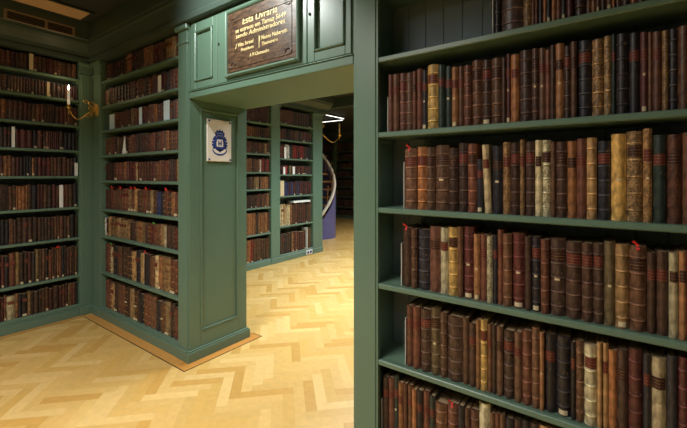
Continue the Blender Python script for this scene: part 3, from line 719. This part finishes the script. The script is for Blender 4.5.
# everything smaller: one object
big = MB()
def add_stuff(p, rz, w_, h, c, sd, d=.17):
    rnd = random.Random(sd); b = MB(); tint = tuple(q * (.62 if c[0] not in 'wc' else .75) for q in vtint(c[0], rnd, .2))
    prof = spine_pts(w_, 4); n = 5
    v = [(x, y, 0) for x, y in prof] + [(x, y, h) for x, y in prof]
    b.add(v, [(i, i + 1, n + i + 1, n + i) for i in range(4)], tint, 0, True)
    y0 = prof[0][1]; x = w_ / 2
    b.add([(-x, y0, 0), (x, y0, 0), (x, d, 0), (-x, d, 0), (-x, y0, h), (x, y0, h), (x, d, h), (-x, d, h)], [(1, 2, 6, 5), (3, 0, 4, 7), (2, 3, 7, 6)], tint, 0)
    b.add([v_ for v_ in [(q[0], q[1], h - .002) for q in prof]] + [(x, d, h - .002), (-x, d, h - .002)], [tuple(range(7))], (1, 1, 1), 1)
    yy = prof[2][1] - .0015; fl = c[1:]
    if 'L' in fl or (not fl and rnd.random() < .16): b.box(-w_ * .36, w_ * .36, yy, yy + .006, h * .66, h * .78, lin((98, 38, 36)), 2)
    if 'T' in fl or (not fl and rnd.random() < .16): b.box(-w_ * .3, w_ * .3, yy, yy + .006, .006, .026, (1, 1, 1), 3)
    if rnd.random() < .5:
        for k in range(4): b.box(-w_ * .34, w_ * .34, yy + .0003, yy + .006, h * (.14 + k * .22) - .002, h * (.14 + k * .22) + .002, tuple(min(1, q * 2.4) for q in tint), 0)
    ca, sa = math.cos(rz), math.sin(rz)
    bs = len(big.v); big.v += [(p[0] + ca * q[0] - sa * q[1], p[1] + sa * q[0] + ca * q[1], p[2] + q[2]) for q in b.v]
    big.f += [tuple(i + bs for i in f) for f in b.f]; big.c += b.c; big.m += b.m; big.sm += b.sm
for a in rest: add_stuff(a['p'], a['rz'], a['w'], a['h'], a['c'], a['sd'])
# books beyond the opening (far bookcase and rear wall)
ALL2 = []
def frow(loc, rz, u0, u1, z, h, codes, seed, wm=.04):
    global ALL; save = ALL; ALL = []
    if codes.startswith('*'): row('f', loc, rz, u0, u1, z, h, codes, '', seed, wm, .12)
    else:
        n = len(codes); row('f', loc, rz, u0, u1, z, h, ' '.join(c + '10' for c in codes), '', seed, wm, .1)
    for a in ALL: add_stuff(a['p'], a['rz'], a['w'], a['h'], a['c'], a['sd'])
    ALL = save
F1 = ['*drmbb', '*drmbod', '*rbodtrrdb', '*rdmrRwbgod', '*rbodtgkdb', '*robrdbbdr', '*borrnbdrgd', '*ddobbdRrb']
for i, z in enumerate(ZF1):
    frow((-4.66, 0, 0), R(90), 3.27, 4.375, z, hgap(ZF1, i) - .04, F1[i], 300 + i, .030 if i < 6 else .036)
for i, z in enumerate(ZL): frow((LX, 0, 0), R(90), -.455, .80 if i not in (7, 8) else .93, z, (hgap(ZL, i) - .03) * .93, '*rdmbkdrbo', 400 + i, .034)
F2 = ['*ddmrd', '*drdkrmb', 'rrmwwgdRRdRRddkk', 'dmr--tmrmrmrdd', '--mnnmnmmnmmmdm', 'cctccorrmddmddb', 'kddkddkommmmmdd']
for i, z in enumerate(ZF2):
    h = hgap(ZF2, i) - .05; s = F2[i]; u0 = 4.595
    if i == 3: s = 'dmrRgtmrmrmrdddd'; h *= .82
    if i == 4: s = 'mnnmnmdnmmdmdm'; u0 = 4.68; h *= .88
    if i == 5: h *= .86
    if i == 6: s = 'kddkddkomrmmmmm'; h *= .88
    frow((-4.66, 0, 0), R(90), u0, 5.46 if i != 6 else 5.30, z, h, s, 320 + i, .06)
for (a, b_) in ((-9.45, -8.2), (-8.06, -7.15), (-7.0, -5.8)):
    for i, z in enumerate(ZB): frow((0, 10.71, 0), 0, a + .005, b_ - .005, z, hgap(ZB, i) - .06, '*drmbdk', 340 + i, .05)
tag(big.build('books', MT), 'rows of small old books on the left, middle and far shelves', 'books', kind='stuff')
# ------------------------------------------------------------------ cards, ribbons and odd items among the books
def card(name, x, z, w_, h, mat, label, lean=0, y=FR + .022, tri=False, loc=None, rz=0, cat='card', th=.0015):
    b = MB()
    if tri: b.extr([(-w_ / 2, 0), (w_ / 2, 0), (w_ * .25, h), (w_ * .1, h)], 0, th)
    else: b.box(-w_ / 2, w_ / 2, 0, th, 0, h)
    o = b.build(name, mat, loc=(x, y, z + .0004) if loc is None else loc, rz=rz); o.rotation_euler[1] = R(lean); return tag(o, label, cat, 'paper cards among the books')
P3 = FR + .022
ux = lambda px, y=P3: px_to_u(px, y)
card('paper_card', ux(109), ZM[2], .115, .165, 'blue_card', 'pale blue card at the left end, seventh row up, middle bookcase', y=FR + .05)
card('paper_card', ux(140.5), ZM[2], .055, .165, 'blue_card', 'narrow pale blue card mid-shelf among seventh row books, middle bookcase', y=P3)
card('paper_card', ux(166.5), ZM[2], .095, .175, 'blue_card', 'wide pale blue card near right end, seventh row, middle bookcase', y=P3)
card('paper_card', ux(124), ZM[3] + .0, .085, .17, 'white', 'white pointed card leaning against books, sixth row, middle bookcase', y=P3, tri=True)
card('paper_card', ux(159.5), ZM[1], .055, .155, 'white', 'cream card tilted against books, second highest row, middle bookcase', 0, y=P3)
def ribbon(px, plane, z, mat, label, rz=0, leftwall=False):
    if leftwall: u = (px - CX) / FPX; fy = LX / (-math.sin(YAW) + u * math.cos(YAW)) * (math.cos(YAW) + u * math.sin(YAW)); loc = (LX - .045, fy, z); rz = R(90)
    else: loc = (px_to_u(px, FR + .05), FR + .055, z)
    b = MB().add([(-.016, .05, -.004), (.016, .05, 0.0), (.018, -.02, .006), (-.012, -.02, .0), (-.006, -.034, .024), (.012, -.034, .028)], [(0, 1, 2, 3), (3, 2, 5, 4)])
    o = b.build('ribbon_bookmark', mat, loc=loc, rz=rz); so = o.modifiers.new('t', 'SOLIDIFY'); so.thickness = .0015
    tag(o, label, 'bookmark', 'ribbon bookmarks')
hh5 = ZM[5] + (hgap(ZM, 5) - .03) * .93
for px, t in ((113.5, 'first'), (122.5, 'second'), (133, 'third'), (137, 'fourth'), (148, 'fifth'), (168, 'last')):
    ribbon(px, FR, hh5 - .008, 'red', 'red ribbon on book tops, %s from left, fourth row, middle bookcase' % t)
ribbon(113, FR, ZM[7] + (hgap(ZM, 7) - .03) * .90, 'greenr', 'green ribbon on book tops, second row up, middle bookcase')
ribbon(156, FR, ZM[6] + (hgap(ZM, 6) - .03) * .84, 'greenr', 'green ribbon on book tops, third row up, middle bookcase')
ribbon(147, FR, ZM[7] + (hgap(ZM, 7) - .03) * .90, 'red', 'red ribbon on book tops, second row up, middle bookcase')
ribbon(58, FR, ZL[7] + (hgap(ZL, 7) - .03) * .90, 'red', 'red ribbon on book tops, second row up, left wall bookcase', leftwall=True)
def lw_y(px): u = (px - CX) / FPX; return (LX + .0) / (-math.sin(YAW) + u * math.cos(YAW)) * (math.cos(YAW) + u * math.sin(YAW))
def lcard(px, i, w_, h, mat, label): card('paper_slip', 0, 0, w_, h, mat, label, loc=(LX - .022, lw_y(px), ZL[i] + .0004), rz=R(90), th=.002)
lcard(32, 0, .033, .17, 'sticker', 'cream slip standing before books, top row, left wall bookcase')
lcard(49, 1, .022, .15, 'sticker', 'cream slip standing before books, eighth row up, left wall bookcase')
lcard(14, 3, .024, .20, 'white', 'tall white slip before books, sixth row up, left wall bookcase')
lcard(62, 5, .033, .235, 'white', 'broad white spine before books, fourth row up, left wall bookcase')
lcard(77, 4, .03, .14, 'white', 'white slip at right end, fifth row up, left wall bookcase')
# far bookcase oddments
def fy(px): u = (px - CX) / FPX; return -4.66 / (-math.sin(YAW) + u * math.cos(YAW)) * (math.cos(YAW) + u * math.sin(YAW))
def fcard(px, z, w_, h, mat, label, d=.002): card('paper_slip', 0, 0, w_, h, mat, label, loc=(-4.665, fy(px), z + .0004), rz=R(90), th=d)
fcard(282.5, ZF2[4], .09, .27, 'sticker', 'pale folder at left end beneath the small slips, far bookcase', .02)
fcard(284.5, ZF2[3], .05, .13, 'white', 'left white slip of the pair, far bookcase shelf', .002)
fcard(294, ZF2[3], .06, .14, 'white', 'right white slip of the pair, far bookcase shelf', .002)
fcard(285.5, ZF2[2], .05, .20, 'white', 'white slip before red books, upper shelf of far bookcase', .002)
b = MB().box(-.23, .23, 0, .16, 0, .035)
ztop = ZF2[5] + (hgap(ZF2, 5) - .05) * .86
tag(b.build('paper_stack', 'white', loc=(-4.69, fy(303.5), ztop + .001), rz=R(90)), 'white paper stack lying flat on tall books, far bookcase', 'papers')
tag(MB().box(-.008, .008, 0, .14, 0, .40).build('magazine_file', 'whitemetal', loc=(-4.675, 5.315, ZF2[6] + .0003), rz=R(90)), 'thin white file standing on the lowest shelf of far bookcase', 'file')
for k, (yy, cc) in enumerate(((5.355, 'd'), (5.395, 'e'), (5.432, 'd'))):
    b = MB(); small_book(b, .034, .40 - .01 * k, cc, random.Random(k)); o = b.build('box_file', MT, loc=(-4.69, yy, ZF2[6] + .0003), rz=R(90))
    tag(o, '%s file right of the white one, lowest shelf, far bookcase' % ('dark brown', 'grey-brown middle', 'rightmost dark')[k], 'file', 'files on the far bookcase')
